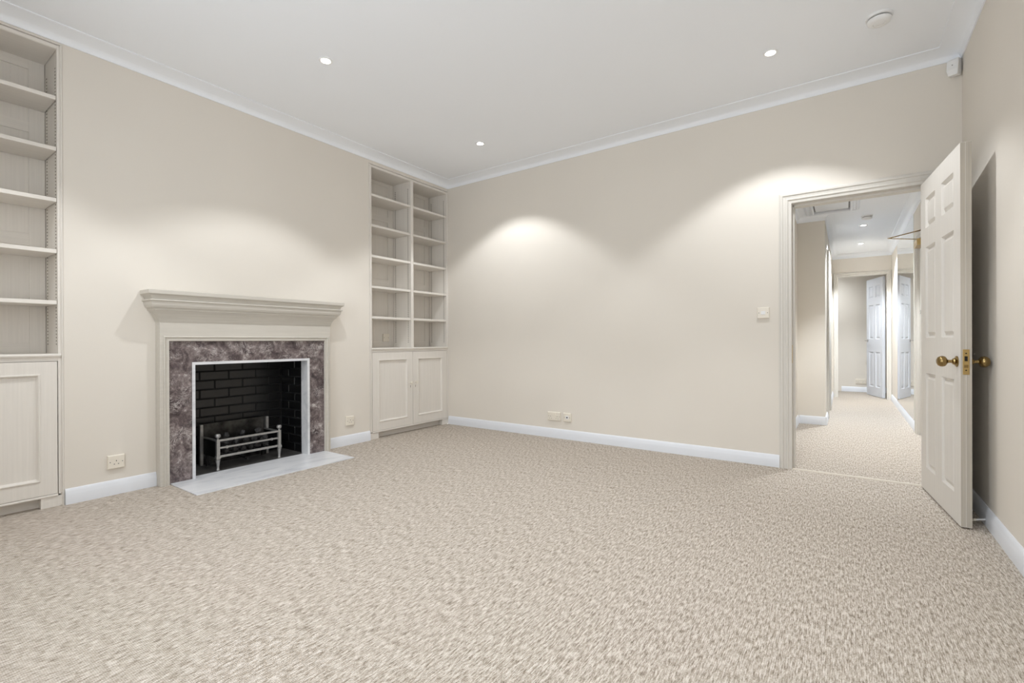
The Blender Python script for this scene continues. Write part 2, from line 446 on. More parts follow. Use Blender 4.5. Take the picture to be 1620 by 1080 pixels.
fr = empty('trim_5', (EX0, YE, 0)); tag(fr, 'cream moulded frame of the far doorway at the hall end', 'door frame', None, 'structure')
arch_frame(fr, lambda a, b, h: (a, YE - h, b), EX0, EX1, EZ, 'frame_cream', 0.78)
m = MB().box(EX0 - 0.02, EX0, YE - 0.003, YE + 0.103, 0, EZ + 0.02).box(EX1, EX1 + 0.02, YE - 0.003, YE + 0.103, 0, EZ + 0.02).box(EX0, EX1, YE - 0.003, YE + 0.103, EZ, EZ + 0.02)
obj('lining', m, 'frame_cream', fr)
fr = empty('trim_6', (XP, 7.63, 0)); tag(fr, 'cream frame of the side doorway seen edge-on in the passage', 'door frame', None, 'structure')
arch_frame(fr, lambda a, b, h: (XP + h, a, b), 7.25, 8.01, 2.05, 'frame_cream')
m = MB().box(XP - 0.1, XP + 0.003, 7.23, 7.25, 0, 2.07).box(XP - 0.1, XP + 0.003, 8.01, 8.03, 0, 2.07).box(XP - 0.1, XP + 0.003, 7.25, 8.01, 2.05, 2.07)
obj('lining', m, 'frame_cream', fr)
fr = empty('trim_7', (XM, 6.14, 0)); tag(fr, 'cream frame of the panelled door beside the hall mirror', 'door frame', None, 'structure')
arch_frame(fr, lambda a, b, h: (XM - h, a, b), RY0 + 0.01, RY1 - 0.01, RZ - 0.01, 'frame_cream')
m = MB().box(XM - 0.003, XM + 0.1, RY0, RY0 + 0.012, 0, RZ).box(XM - 0.003, XM + 0.1, RY1 - 0.012, RY1, 0, RZ).box(XM - 0.003, XM + 0.1, RY0, RY1, RZ - 0.012, RZ)
obj('lining', m, 'frame_cream', fr)

# room beyond the hall
struct('wall_far_back', MB().box(-0.075, 1.6, 11.22, 11.32, 0, HZ), 'wall_cream', 'cream wall with double socket seen through the far doorway', 'wall')
struct('wall_far_side', MB().box(-0.175, -0.075, 11.22, 12.7, 0, HZ).box(-1.2, -0.175, 12.6, 12.7, 0, HZ).box(-1.2, -1.1, YE + 0.1, 12.7, 0, HZ).box(1.5, 1.6, YE + 0.1, 11.3, 0, HZ).box(-1.2, XP - 0.1, YE, YE + 0.1, 0, HZ).box(XM + 0.1, 1.6, YE, YE + 0.1, 0, HZ), 'wall_cream', 'recessed cream walls enclosing the furthest room', 'wall')
skirt('baseboard_far', (-0.075, 11.22, 0), (1.5, 11.22, 0), (0, -1, 0), 'white skirting board below the furthest double socket')
skirt('baseboard_far.001', (-1.1, 12.6, 0), (-0.175, 12.6, 0), (0, -1, 0), 'short white skirting board in the furthest recess')

# ------------------------------------------------------------------ panelled doors
def six_panel(root, W, H, T, mat, cols, rows):
    """leaf in local coordinates: x along width, y thickness, z up"""
    m = MB()
    xs = [0, cols[0][0], cols[0][1], cols[1][0], cols[1][1], W]
    for i in (0, 2, 4): m.box(xs[i], xs[i + 1], 0, T, 0, H)
    zs = [0] + [v for r in rows for v in r] + [H]
    for c in cols:
        for i in range(0, len(zs), 2):
            m.box(c[0], c[1], 0, T, zs[i], zs[i + 1])
    bm_leaf = obj('leaf', m, mat, root, local=True)
    prof = [(0.0, 0.0), (0.003, -0.004), (0.010, -0.015), (0.017, -0.016), (0.034, -0.005), (0.038, -0.004)]
    for c in cols:
        for r in rows:
            p = MB()
            p.rings(rect_rings(lambda a, b, h: (a, -h, b), c[0], c[1], r[0], r[1], prof), True, (False, True))
            p.rings(rect_rings(lambda a, b, h: (a, T + h, b), c[0], c[1], r[0], r[1], prof), True, (False, True))
            obj('panel', p, mat, root, local=True)
    return bm_leaf
ROWS = [(0.155, 0.772), (1.002, 1.592), (1.717, 1.910)]
COLS = [(0.118, 0.338), (0.466, 0.692)]
ud = Vector((0.0995, -0.995)); ang = math.atan2(ud.y, ud.x)
d1 = empty('door_1', (0.414, 4.213, 0.008), ang)
tag(d1, 'open off-white six-panel door with brass knob standing into the room', 'door', None, 'structure')
DW, DT = 0.804, 0.045
leaf = six_panel(d1, DW, 2.03, DT, 'door_paint', COLS, ROWS)
# brass knob set on both faces
def knob(parent, x, z, ysign, y0):
    ax = (0, ysign, 0)
    kn = obj('knob', MB().lathe([(0.0, 0.085), (0.012, 0.0845), (0.022, 0.080), (0.0285, 0.070), (0.030, 0.060), (0.027, 0.050), (0.018, 0.043), (0.010, 0.039), (0.008, 0.030), (0.009, 0.022), (0.016, 0.018), (0.018, 0.012), (0.014, 0.006)], (x, y0, z), ax, 24), 'brass', parent, smooth=True, local=True)
    kn['label'] = 'round brass knob'
    rs = obj('rose', MB().lathe([(0.030, 0.0), (0.030, 0.004), (0.024, 0.008), (0.015, 0.012), (0.0, 0.012)], (x, y0, z), ax, 24), 'brass', kn, smooth=True, local=True)
    return kn
knob(d1, 0.748, 0.872, -1, 0.0)
knob(d1, 0.748, 0.872, 1, DT)
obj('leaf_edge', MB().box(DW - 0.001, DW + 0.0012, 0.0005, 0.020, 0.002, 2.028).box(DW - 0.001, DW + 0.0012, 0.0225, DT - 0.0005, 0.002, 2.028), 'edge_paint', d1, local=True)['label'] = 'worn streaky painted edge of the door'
lp = obj('lock_plate', MB().box(DW, DW + 0.0035, 0.008, DT - 0.010, 0.805, 0.938), 'brass_plate', d1, 0.001, local=True)
lp['label'] = 'brass mortice lock faceplate on the door edge'
obj('latch_slot', MB().box(DW + 0.0025, DW + 0.0042, 0.015, 0.027, 0.876, 0.902), 'hole_dark', lp, local=True)
obj('deadbolt', MB().box(DW + 0.0025, DW + 0.005, 0.013, 0.030, 0.842, 0.857), 'brass', lp, 0.001, local=True)
for z in (0.917, 0.828):
    obj('screw', MB().lathe([(0.0035, 0.0), (0.0035, 0.0012), (0.0, 0.0012)], (DW + 0.003, 0.021, z), (1, 0, 0), 10), 'hole_dark', lp, local=True)
for z in (0.25, 1.0, 1.78):
    obj('hinge', MB().tube((0.0, DT + 0.004, z - 0.04), (0.0, DT + 0.004, z + 0.04), 0.005), 'brass', d1, local=True)

fd = Vector((0.348 - 0.546, 10.806 - 10.169)).normalized()
d2_ = empty('door_2', (0.540, 10.165, 0.008), math.atan2(fd.y, fd.x))
tag(d2_, 'bluish white six-panel door ajar in the far doorway', 'door', None, 'structure')
W2 = 0.66
six_panel(d2_, W2, 2.06, 0.04, 'far_door_white', [(0.10, 0.285), (0.375, 0.56)], [(0.16, 0.775), (1.0, 1.60), (1.725, 1.93)])
hd = obj('lever_handle', MB().tube((W2 - 0.05, 0.04, 0.97), (W2 - 0.05, 0.085, 0.97), 0.008).tube((W2 - 0.055, 0.082, 0.97), (W2 - 0.16, 0.082, 0.97), 0.008), 'chrome', d2_, smooth=True, local=True)
obj('rose', MB().lathe([(0.025, 0), (0.025, 0.006), (0, 0.006)], (W2 - 0.05, 0.04, 0.97), (0, 1, 0), 16), 'chrome', hd, local=True)
hd = obj('lever_handle', MB().tube((W2 - 0.05, 0.0, 0.97), (W2 - 0.05, -0.045, 0.97), 0.008).tube((W2 - 0.045, -0.042, 0.97), (W2 - 0.16, -0.042, 0.97), 0.008), 'chrome', d2_, smooth=True, local=True)
obj('rose', MB().lathe([(0.025, 0), (0.025, 0.006), (0, 0.006)], (W2 - 0.05, 0.0, 0.97), (0, -1, 0), 16), 'chrome', hd, local=True)

d3 = empty('door_3', (XM + 0.012, RY1 - 0.014, 0.008), -math.pi / 2)
tag(d3, 'closed panelled door with an overhead closer arm beside the mirror', 'door', None, 'structure')
W3 = RY1 - RY0 - 0.028
six_panel(d3, W3, RZ - 0.024, 0.04, 'frame_cream', [(0.11, 0.335), (0.44, 0.66)], [(0.16, 0.775), (1.0, 1.58), (1.70, 1.89)])
# local frame: x runs toward -y, local y runs toward +x, so the hall face looks to local -y
obj('closer_body', MB().box(0.10, 0.36, -0.055, 0.0, 1.930, 1.995), 'brass_plate', d3, 0.004, local=True)
el = (0.28, -0.275, 2.034)
obj('closer_arm', MB().bar((0.25, -0.03, 2.000), el, 0.022, 0.006).bar(el, (0.52, 0.0, 2.052), 0.020, 0.006), 'brass', d3, local=True)
obj('night_latch', MB().lathe([(0.018, 0.0), (0.018, 0.03), (0.012, 0.032), (0.012, 0.05), (0.02, 0.052), (0.02, 0.062), (0, 0.064)], (0.66, 0.0, 1.25), (0, -1, 0), 16), 'chrome', d3, smooth=True, local=True)
d4 = empty('door_4', (XP - 0.055, 8.008, 0.008), -math.pi / 2)
tag(d4, 'closed pale door recessed in the passage side doorway', 'door', None, 'structure')
six_panel(d4, 0.756, 2.03, 0.04, 'far_door_white', [(0.11, 0.32), (0.435, 0.645)], [(0.16, 0.775), (1.0, 1.60), (1.72, 1.91)])

# ------------------------------------------------------------------ fitted bookcases
SHZ = [2.497, 2.185, 1.872, 1.558, 1.245]
def bookcase(y0, y1, ztop, label):
    xb = -4.235                       # inside face of the back board
    root = empty('bookcase', (XL, (y0 + y1) / 2, 0.0))
    tag(root, label, 'bookcase', 'fitted alcove bookcases')
    e0, e1 = y0 + 0.001, y1 - 0.001
    zt = ztop - 0.001
    fw_ = 0.026
    i0, i1 = y0 + 0.032, y1 - 0.026          # inside of the face frame
    mid = (i0 + i1) / 2
    zi = zt - 0.035
    # bead moulding around the opening
    m = MB(); m.rings(rect_rings(lambda a, b, h: (XL + h, a, b), e0, e1, 0.0, zt, [(0, -0.02), (0, 0.003), (0.002, 0.006), (0.006, 0.007), (0.009, 0.004), (0.0095, -0.012), (0.015, -0.012)], True), False, (False, False))
    obj('edge_bead', m, 'cabinet_paint', root)
    m = MB().box(XL - 0.022, XL + 0.001, e0 + 0.0135, i0, 0.075, zt - 0.0135)
    obj('stile', m, 'cabinet_paint', root, 0.0015)
    m = MB().box(XL - 0.022, XL + 0.001, i1, e1 - 0.0135, 0.075, zt - 0.0135)
    obj('stile', m, 'cabinet_paint', root, 0.0015)
    obj('top_rail', MB().box(XL - 0.022, XL + 0.0005, i0, i1, zi, zt - 0.0135), 'cabinet_rail_paint', root, 0.0015)
    obj('side_panel', MB().box(xb, XL - 0.002, e0 + 0.004, i0 - 0.002, 0.08, zt - 0.012), 'cabinet_paint', root)
    obj('side_panel', MB().box(xb, XL - 0.002, i1 + 0.002, e1 - 0.004, 0.08, zt - 0.012), 'cabinet_paint', root)
    obj('top_panel', MB().box(xb, XL - 0.004, i0, i1, zi - 0.002, zi + 0.02), 'cabinet_rail_paint', root)
    obj('divider', MB().box(xb, XL + 0.0002, mid - 0.019, mid + 0.019, 0.93, zi), 'cabinet_paint', root, 0.0015)
    bk = obj('back_board', MB().box(xb - 0.02, xb - 0.008, e0, e1, 0.08, zt), 'cabinet_paint', root)
    bays = [(i0, mid - 0.019), (mid + 0.019, i1)]
    rails = [(0.92, 0.996), (1.615, 1.690), (2.335, 2.400), (2.735, zi)]
    for (a, bb) in bays:
        obj('back_stile', MB().box(xb - 0.009, xb, a, a + 0.075, 0.92, zi), 'cabinet_paint', root, 0.0015)
        obj('back_stile', MB().box(xb - 0.009, xb, bb - 0.075, bb, 0.92, zi), 'cabinet_paint', root, 0.0015)
        for r in rails:
            obj('back_rail', MB().box(xb - 0.009, xb, a + 0.075, bb - 0.075, r[0], r[1]), 'cabinet_rail_paint', root, 0.0015)
        for z in SHZ:
            obj('shelf', MB().box(xb + 0.003, XL - 0.006, a + 0.002, bb - 0.002, z - 0.012, z + 0.012), 'cabinet_rail_paint', root, 0.002)
    # ladder slots that carry the shelf pegs
    m = MB()
    for ya, sgn in ((i0 - 0.002, 1), (mid - 0.019, -1), (mid + 0.019, 1), (i1 + 0.002, -1)):
        for xc in (XL - 0.045, xb + 0.040):
            z = 0.99
            while z < 2.70:
                m.box(xc - 0.007, xc + 0.007, ya - 0.001, ya + 0.001, z - 0.0035, z + 0.0035)
                z += 0.0205
    ps = obj('peg_slots', m, 'slot_dark', root); ps['kind'] = 'stuff'
    # counter between shelves and cupboard
    m = MB().prism([(-0.29, 0), (0.002, 0), (0.006, 0.006), (0.013, 0.011), (0.015, 0.018), (0.012, 0.025), (0.004, 0.027), (-0.29, 0.027)], (XL, i0 - 0.012, 0.905), (XL, i1 + 0.012, 0.905), (1, 0, 0))
    obj('counter_ledge', m, 'cabinet_rail_paint', root)
    obj('cupboard_rail', MB().box(XL - 0.022, XL, i0, i1, 0.888, 0.905), 'cabinet_rail_paint', root)
    obj('cupboard_floor', MB().box(xb, XL - 0.03, i0, i1, 0.08, 0.10), 'cabinet_paint', root)
    obj('bottom_ledge', MB().box(XL - 0.03, XL + 0.006, i0 + 0.002, i1 - 0.002, 0.064, 0.078), 'cabinet_rail_paint', root, 0.004)
    # two framed cupboard doors
    for k, (a, bb) in enumerate(((i0 + 0.0045, mid - 0.002), (mid + 0.002, i1 - 0.0045))):
        z0, z1 = 0.081, 0.885
        st = 0.075
        cd = obj('cupboard_door', MB().box(XL - 0.02, XL + 0.002, a, a + st, z0, z1).box(XL - 0.02, XL + 0.002, bb - st, bb, z0, z1).box(XL - 0.02, XL + 0.002, a + st, bb - st, z0, z0 + st + 0.01).box(XL - 0.02, XL + 0.002, a + st, bb - st, z1 - st, z1), 'cabinet_paint', root)
        p = MB(); p.rings(rect_rings(lambda u, v, h: (XL + h, u, v), a + st, bb - st, z0 + st + 0.01, z1 - st, [(-0.001, 0.0), (-0.001, 0.005), (0.004, 0.008), (0.009, 0.006), (0.013, -0.003), (0.017, -0.010), (0.018, -0.011)]), True, (False, True))
        obj('door_panel', p, 'cabinet_paint', cd)
        ky = bb - 0.032 if k == 0 else a + 0.038
        kn = obj('knob', MB().lathe([(0.007, 0.0), (0.006, 0.008), (0.007, 0.012), (0.013, 0.017), (0.015, 0.022), (0.012, 0.028), (0.0, 0.030)], (XL + 0.002, ky, 0.545), (1, 0, 0), 16), 'plastic_ivory', cd, smooth=True)
        obj('keyhole', MB().box(XL + 0.0015, XL + 0.0028, ky - 0.0025, ky + 0.0025, 0.49, 0.513), 'slot_dark', cd)
    # plinth
    obj('plinth_block', MB().box(XL - 0.06, XL - 0.001, e0, y0 + 0.115, 0.0, 0.064), 'cabinet_paint', root, 0.002)
    obj('plinth_block', MB().box(XL - 0.06, XL - 0.001, y1 - 0.105, e1, 0.0, 0.064), 'cabinet_paint', root, 0.002)
    obj('toe_kick', MB().box(XL - 0.075, XL - 0.06, e0, e1, 0.0, 0.08), 'cabinet_rail_paint', root)
    return root
bookcase(BK_A[0], BK_A[1], ZBA, 'greige fitted bookcase cut off by the edge of the view beside the fireplace')
bookcase(BK_B[0], BK_B[1], ZBB, 'greige two-bay fitted bookcase over twin cupboard doors in the room corner')
bp_ = empty('blank_plate', (-4.234, 3.542, 0.998))
tag(bp_, 'ivory blank plate on the bookcase back above the counter', 'blank plate')
obj('plate', MB().box(-4.2355, -4.226, 3.499, 3.585, 0.998, 1.084), 'plastic_ivory', bp_, 0.003)
for s in (-1, 1):
    obj('screw', MB().lathe([(0.0035, 0), (0.0035, 0.001), (0, 0.0015)], (-4.226, 3.542 + s * 0.03, 1.041), (1, 0, 0), 10), 'plastic_grey', bp_)

# ------------------------------------------------------------------ fireplace
SD = 0.080                                     # surround depth in front of the wall
xf = XL + SD                                   # face of surround
fs = empty('fire_surround', (XL, FPC, 0.0))
tag(fs, 'painted fireplace surround with deep moulded mantel and plum marble slips', 'fireplace')
MW, MT = 0.602, 1.000                          # marble half width and top
y0, y1 = FPC - FJ, FPC + FJ
for a, bb in ((y0, FPC - MW - 0.034), (FPC + MW + 0.034, y1)):
    obj('jamb', MB().box(XL + 0.001, xf, a, bb, 0, 1.040), 'surround_paint', fs, 0.002)
obj('frieze', MB().box(XL + 0.001, xf, y0, y1, 1.040, 1.150), 'surround_paint', fs, 0.002)
m = MB(); m.rings(rect_rings(lambda a, b, h: (xf + h, a, b), FPC - MW - 0.036, FPC + MW + 0.036, 0.0, MT + 0.042, [(0, -0.03), (0, 0.006), (0.006, 0.010), (0.010, 0.006), (0.012, 0.002), (0.022, 0.000), (0.026, 0.004), (0.032, 0.004), (0.036, -0.008), (0.036, -0.03)], True), False, (False, False))
obj('slip_moulding', m, 'surround_paint', fs)
# mantel: profile wraps the two returns and the front
prof = [(0.0, 1.143), (0.003, 1.143), (0.006, 1.160), (0.014, 1.180), (0.026, 1.200), (0.042, 1.218), (0.046, 1.220), (0.046, 1.229), (0.050, 1.231), (0.060, 1.240), (0.066, 1.254), (0.069, 1.272), (0.069, 1.279), (0.077, 1.281), (0.079, 1.286), (0.077, 1.291), (0.063, 1.292), (0.065, 1.304), (0.074, 1.318), (0.087, 1.326), (0.089, 1.329), (0.089, 1.352), (0.086, 1.355)]
R = [[(XL + 0.001, y0 - o, z), (xf + o, y0 - o, z), (xf + o, y1 + o, z), (XL + 0.001, y1 + o, z)] for o, z in prof]
obj('mantel_shelf', MB().rings(R), 'surround_paint', fs)
# marble slips and white edging
xm = xf - 0.012
TW = 0.4595; TZ = 0.854
obj('marble_slip', MB().box(xm - 0.03, xm, FPC - MW, FPC - TW, 0, TZ), 'marble_plum', fs, 0.001)
obj('marble_slip', MB().box(xm - 0.03, xm, FPC + TW, FPC + MW, 0, TZ), 'marble_plum', fs, 0.001)
obj('marble_header', MB().box(xm - 0.03, xm, FPC - MW, FPC + MW, TZ, MT + 0.008), 'marble_plum', fs, 0.001)
ed = MB().box(xm - 0.095, xm + 0.004, FPC - TW, FPC - TW + 0.020, 0, TZ).box(xm - 0.095, xm + 0.004, FPC + TW - 0.020, FPC + TW, 0, TZ).box(xm - 0.095, xm + 0.004, FPC - TW + 0.020, FPC + TW - 0.020, TZ - 0.020, TZ)
e_ = obj('opening_edging', ed, 'marble_white', fs)
e_['label'] = 'white marble edging round the fire opening'
# hearth slab
tag(obj('hearth_slab', MB().box(-3.945, -3.452, 1.334, 2.543, 0.0, 0.008), 'marble_white', None, 0.002), 'pale grey white marble hearth slab set into the carpet', 'hearth')
# brick-lined firebox
fb = empty('wall_firebox', (-4.15, FPC, 0.0))
tag(fb, 'sooty black brick firebox inside the fireplace opening', 'firebox', None, 'structure')
bx = -4.325
fy0, fy1 = FPC - TW + 0.005, FPC + TW - 0.005
obj('hearth_base', MB().box(-4.40, -3.947, fy0 - 0.03, fy1 + 0.03, 0.0, 0.006), 'firebox_floor', fb)
obj('mortar_back', MB().box(-4.395, bx - 0.004, fy0 - 0.03, fy1 + 0.03, 0.006, 0.90), 'mortar_soot', fb)
obj('mortar_side', MB().box(bx - 0.004, xm - 0.095, fy0 - 0.034, fy0 - 0.004, 0.006, 0.90), 'mortar_soot', fb)
obj('mortar_side', MB().box(bx - 0.004, xm - 0.095, fy1 + 0.004, fy1 + 0.034, 0.006, 0.90), 'mortar_soot', fb)
obj('throat', MB().box(-4.395, xm - 0.03, fy0 - 0.03, fy1 + 0.03, 0.90, 0.925), 'iron_black', fb)
def brick_mesh(l, d):
    mb = MB().box(-d / 2, d / 2, -l / 2, l / 2, -0.0325, 0.0325)
    me = bpy.data.meshes.new('brick'); me.from_pydata(mb.v, [], mb.f)
    bm = bmesh.new(); bm.from_mesh(me)
    bmesh.ops.bevel(bm, geom=list(bm.edges), offset=0.003, segments=1, affect='EDGES')
    bm.to_mesh(me); bm.free(); me.materials.append(M['brick_soot'])
    return me
BM = {}
def brick(l, d, loc, rz=0.0):
    k = (round(l, 3), round(d, 3))
    if k not in BM: BM[k] = brick_mesh(l, d)
    o = bpy.data.objects.new('brick', BM[k]); C.objects.link(o); o.parent = fb
    o.location = Vector(loc) - fb.location
    o.rotation_euler = (random.uniform(-.01, .01), random.uniform(-.012, .012), rz + random.uniform(-.006, .006))
def course(a0, a1, off, L=0.215, g=0.010):
    a = a0 - off; out = []
    while a < a1 - 0.02:
        s, e = max(a, a0), min(a + L, a1)
        if e - s > 0.03: out.append((s, e))
        a += L + g
    return out
for k in range(12):
    z = 0.006 + 0.038 + 0.075 * k
    if z > 0.88: break
    for s, e in course(fy0, fy1, 0.0 if k % 2 else 0.112):
        brick(e - s, 0.03, (bx - 0.015 + random.uniform(-.002, .002), (s + e) / 2, z))
    for s, e in course(bx + 0.004, xm - 0.10, 0.10 if k % 2 else 0.0):
        brick(e - s, 0.03, ((s + e) / 2, fy0 - 0.015 + random.uniform(-.001, .001), z), math.pi / 2)
        brick(e - s, 0.03, ((s + e) / 2, fy1 + 0.015 + random.uniform(-.001, .001), z), math.pi / 2)

# fire basket
ga, gb, gx, gxb = 1.682, 2.166, -3.972, -4.215
gr = empty('fire_grate', (gx, (ga + gb) / 2, 0.006))
tag(gr, 'cast steel fire basket with ball finials in front of a steel back plate', 'fire grate')
for y in (ga, gb):
    m = MB().lathe([(0.0, 0.006), (0.013, 0.006), (0.014, 0.012), (0.009, 0.020), (0.010, 0.040), (0.015, 0.075), (0.018, 0.088), (0.013, 0.090)], (gx, y, 0), (0, 0, 1), 16)
    post = obj('post', m, 'steel_cast', gr, smooth=True)
    obj('post_shaft', MB().box(gx - 0.012, gx + 0.012, y - 0.012, y + 0.012, 0.088, 0.246).box(gx - 0.016, gx + 0.016, y - 0.016, y + 0.016, 0.098, 0.118), 'steel_cast', post, 0.002)
    obj('finial', MB().lathe([(0.008, 0.244), (0.006, 0.254), (0.014, 0.259), (0.020, 0.268), (0.020, 0.278), (0.015, 0.287), (0.0, 0.290)], (gx, y, 0), (0, 0, 1), 16), 'steel_cast', post, smooth=True)
for z, h in ((0.236, 0.016), (0.178, 0.014), (0.112, 0.018)):
    obj('front_bar', MB().box(gx - 0.006, gx + 0.008, ga, gb, z - h / 2, z + h / 2), 'steel_cast', gr, 0.003)
for y in (ga + 0.065, gb - 0.065):
    obj('bar_knuckle', MB().box(gx - 0.008, gx + 0.011, y - 0.007, y + 0.007, 0.167, 0.189), 'steel_cast', gr, 0.003)
for y in (ga, gb):
    obj('side_bar', MB().box(gxb, gx, y - 0.005, y + 0.005, 0.229, 0.241), 'steel_cast', gr)
    obj('side_plate', MB().box(gxb, gx - 0.02, y - 0.003, y + 0.003, 0.10, 0.226), 'iron_black', gr)
for k in range(7):
    y = ga + 0.05 + k * (gb - ga - 0.1) / 6
    obj('floor_bar', MB().box(gxb, gx - 0.008, y - 0.008, y + 0.008, 0.100, 0.112), 'iron_black', gr)
for y in (ga + 0.02, gb - 0.02):
    obj('rear_leg', MB().box(gxb, gxb + 0.02, y - 0.01, y + 0.01, 0.006, 0.110), 'iron_black', gr)
obj('back_plate', MB().box(gxb - 0.045, gxb - 0.039, ga + 0.01, gb + 0.03, 0.006, 0.335), 'steel_plate', gr, 0.001)
for y in (ga - 0.012, gb + 0.032):
    obj('plate_flange', MB().box(gxb - 0.045, gxb - 0.010, y - 0.010, y + 0.012, 0.006, 0.335), 'steel_cast', gr, 0.002)
obj('gas_tap', MB().lathe([(0.012, 0), (0.012, 0.008), (0.006, 0.010), (0.006, 0.03), (0.010, 0.032), (0.010, 0.040), (0, 0.041)], (gx - 0.03, (ga + gb) / 2 - 0.02, 0.055), (1, 0, 0), 12), 'iron_black', gr, smooth=True)
obj('gas_pipe', MB().tube((gx - 0.03, (ga + gb) / 2 - 0.02, 0.055), (gxb, (ga + gb) / 2 - 0.02, 0.055), 0.006), 'iron_black', gr)
# coal lumps
def lump(r, seed):
    rnd = random.Random(seed)
    bm = bmesh.new(); bmesh.ops.create_icosphere(bm, subdivisions=1, radius=r)
    for v in bm.verts:
        v.co *= rnd.uniform(0.78, 1.14)
        v.co.z *= 0.85
    me = bpy.data.meshes.new('coal'); bm.to_mesh(me); bm.free(); me.materials.append(M['coal'])
    return me
LM = [lump(0.029, s) for s in range(5)]
ci = 0
for row, (xx, zz, n) in enumerate(((gx - 0.048, 0.140, 6), (gx - 0.125, 0.140, 6), (gx - 0.070, 0.194, 5), (gx - 0.150, 0.194, 5), (gx - 0.11, 0.246, 3))):
    for k in range(n):
        span = gb - ga - 0.10
        y = ga + 0.05 + (k + 0.5) * span / n + random.uniform(-0.008, 0.008)
        o = bpy.data.objects.new('coal', LM[ci % 5]); C.objects.link(o); ci += 1
        o.location = (xx + random.uniform(-.006, .006), y, zz)
        o.rotation_euler = (random.uniform(0, 6), random.uniform(0, 6), random.uniform(0, 6))
        tag(o, '%s dark grey coal lump from the near post %s' % (['first', 'second', 'third', 'fourth', 'fifth', 'sixth'][k], ['low behind the bars', 'low at the rear', 'higher behind the bars', 'higher by the back plate', 'atop the heap'][row]), 'coal', 'coal lumps in the fire basket')

# ------------------------------------------------------------------ sockets and switch
def plate_map(o, nrm):
    o = Vector(o)
    if abs(nrm[0]) > 0.5:
        return lambda u, v, h: (o.x + nrm[0] * h, o.y + u, o.z + v)
    return lambda u, v, h: (o.x + u, o.y + nrm[1] * h, o.z + v)
def pbox(mp, u0, u1, v0, v1, h0, h1):
    a, bb = mp(u0, v0, h0), mp(u1, v1, h1)
    return MB().box(a[0], bb[0], a[1], bb[1], a[2], bb[2])
def faceplate(name, o, nrm, W, H, label, cat, kind):
    mp = plate_map(o, nrm)
    root = empty(name, mp(0, -H / 2, 0)); tag(root, label, cat)
    T = 0.016
    m = MB().rings(rect_rings(mp, -W / 2, W / 2, -H / 2, H / 2, [(0.001, 0.0), (0.0, 0.002), (0.0, T - 0.004), (0.004, T), (0.005, T)]), True, (True, True))
    obj('plate', m, 'plastic_ivory', root)
    def pins(u, v):
        for (du, dv, w_, h_) in ((0, 0.011, 0.004, 0.008), (-0.011, -0.010, 0.006, 0.004), (0.011, -0.010, 0.006, 0.004)):
            obj('pin_hole', pbox(mp, u + du - w_ / 2, u + du + w_ / 2, v + dv - h_ / 2, v + dv + h_ / 2, T - 0.001, T + 0.0004), 'hole_dark', root)
    sc = W / 2 - 0.013
    for s in (-1, 1):
        q = mp(s * sc, 0.0, T - 0.0005)
        obj('screw', MB().lathe([(0.0032, 0), (0.0032, 0.0012), (0, 0.0014)], q, nrm, 10), 'plastic_grey', root)
    if kind == 'single': pins(0, -0.004)
    if kind == 'double':
        pins(-0.038, -0.012); pins(0.038, -0.012)
        for u in (-0.012, 0.012):
            obj('rocker', pbox(mp, u - 0.006, u + 0.006, 0.014, 0.032, T - 0.001, T + 0.003), 'plastic_ivory', root, 0.001)
    if kind == 'data':
        obj('module', pbox(mp, -0.018, 0.018, -0.016, 0.018, T - 0.001, T + 0.002), 'plastic_white', root, 0.001)
        obj('port', pbox(mp, -0.007, 0.007, -0.006, 0.006, T, T + 0.0025), 'hole_dark', root)
    if kind == 'switch':
        obj('rocker', pbox(mp, -0.016, 0.016, -0.014, 0.014, T - 0.001, T + 0.004), 'plastic_white', root, 0.002)
    return root
faceplate('wall_socket', (XL, 1.047, 0.215), (1, 0, 0), 0.090, 0.088, 'single ivory socket above the skirting nearer the cut-off bookcase', 'socket', 'single')
faceplate('wall_socket', (XL, 2.849, 0.232), (1, 0, 0), 0.088, 0.088, 'single ivory socket between the fireplace and corner bookcase', 'socket', 'single')
faceplate('wall_socket', (-2.462, YB, 0.222), (0, -1, 0), 0.147, 0.087, 'double ivory socket low on the long plain wall', 'socket', 'double')
faceplate('wall_socket', (-2.308, YB, 0.222), (0, -1, 0), 0.087, 0.087, 'small ivory outlet just beside the double socket', 'socket', 'data')
faceplate('wall_socket', (0.225, 11.22, 0.20), (0, -1, 0), 0.16, 0.095, 'double ivory socket on the furthest wall beyond the hall', 'socket', 'double')
faceplate('light_switch', (-0.539, YB, 1.215), (0, -1, 0), 0.087, 0.087, 'square ivory light switch on the wall beside the doorway', 'light switch', 'switch')

# ------------------------------------------------------------------ ceiling fittings
def downlight(x, y, z, label, group, energy, size=math.radians(108), blend=0.30, tint=(0.955, 0.98, 1.0)):
    root = empty('downlight', (x, y, z)); tag(root, label, 'downlight', group)
    obj('bezel', MB().lathe([(0.030, 0.0), (0.044, 0.0), (0.044, -0.004), (0.040, -0.007), (0.031, -0.005), (0.029, 0.004)], (x, y, z), (0, 0, 1), 28), 'plastic_white', root, smooth=True)
    gl = obj('lamp_face', MB().lathe([(0.0, -0.001), (0.031, -0.001), (0.031, -0.004), (0.0, -0.0045)], (x, y, z), (0, 0, 1), 24), 'lamp_glow', root)
    ld = bpy.data.lights.new('downlight_beam', 'SPOT'); ld.energy = energy; ld.spot_size = size; ld.spot_blend = blend
    ld.shadow_soft_size = 0.022; ld.color = tint
    lo = bpy.data.objects.new('downlight_beam', ld); C.objects.link(lo); lo.parent = root
    lo.location = (0, 0, -0.02)
    return root
LX = (-2.872, -0.405); LY = (0.24, 1.90, 3.555)  # unseen lamps near the camera complete the grid, added for brightness
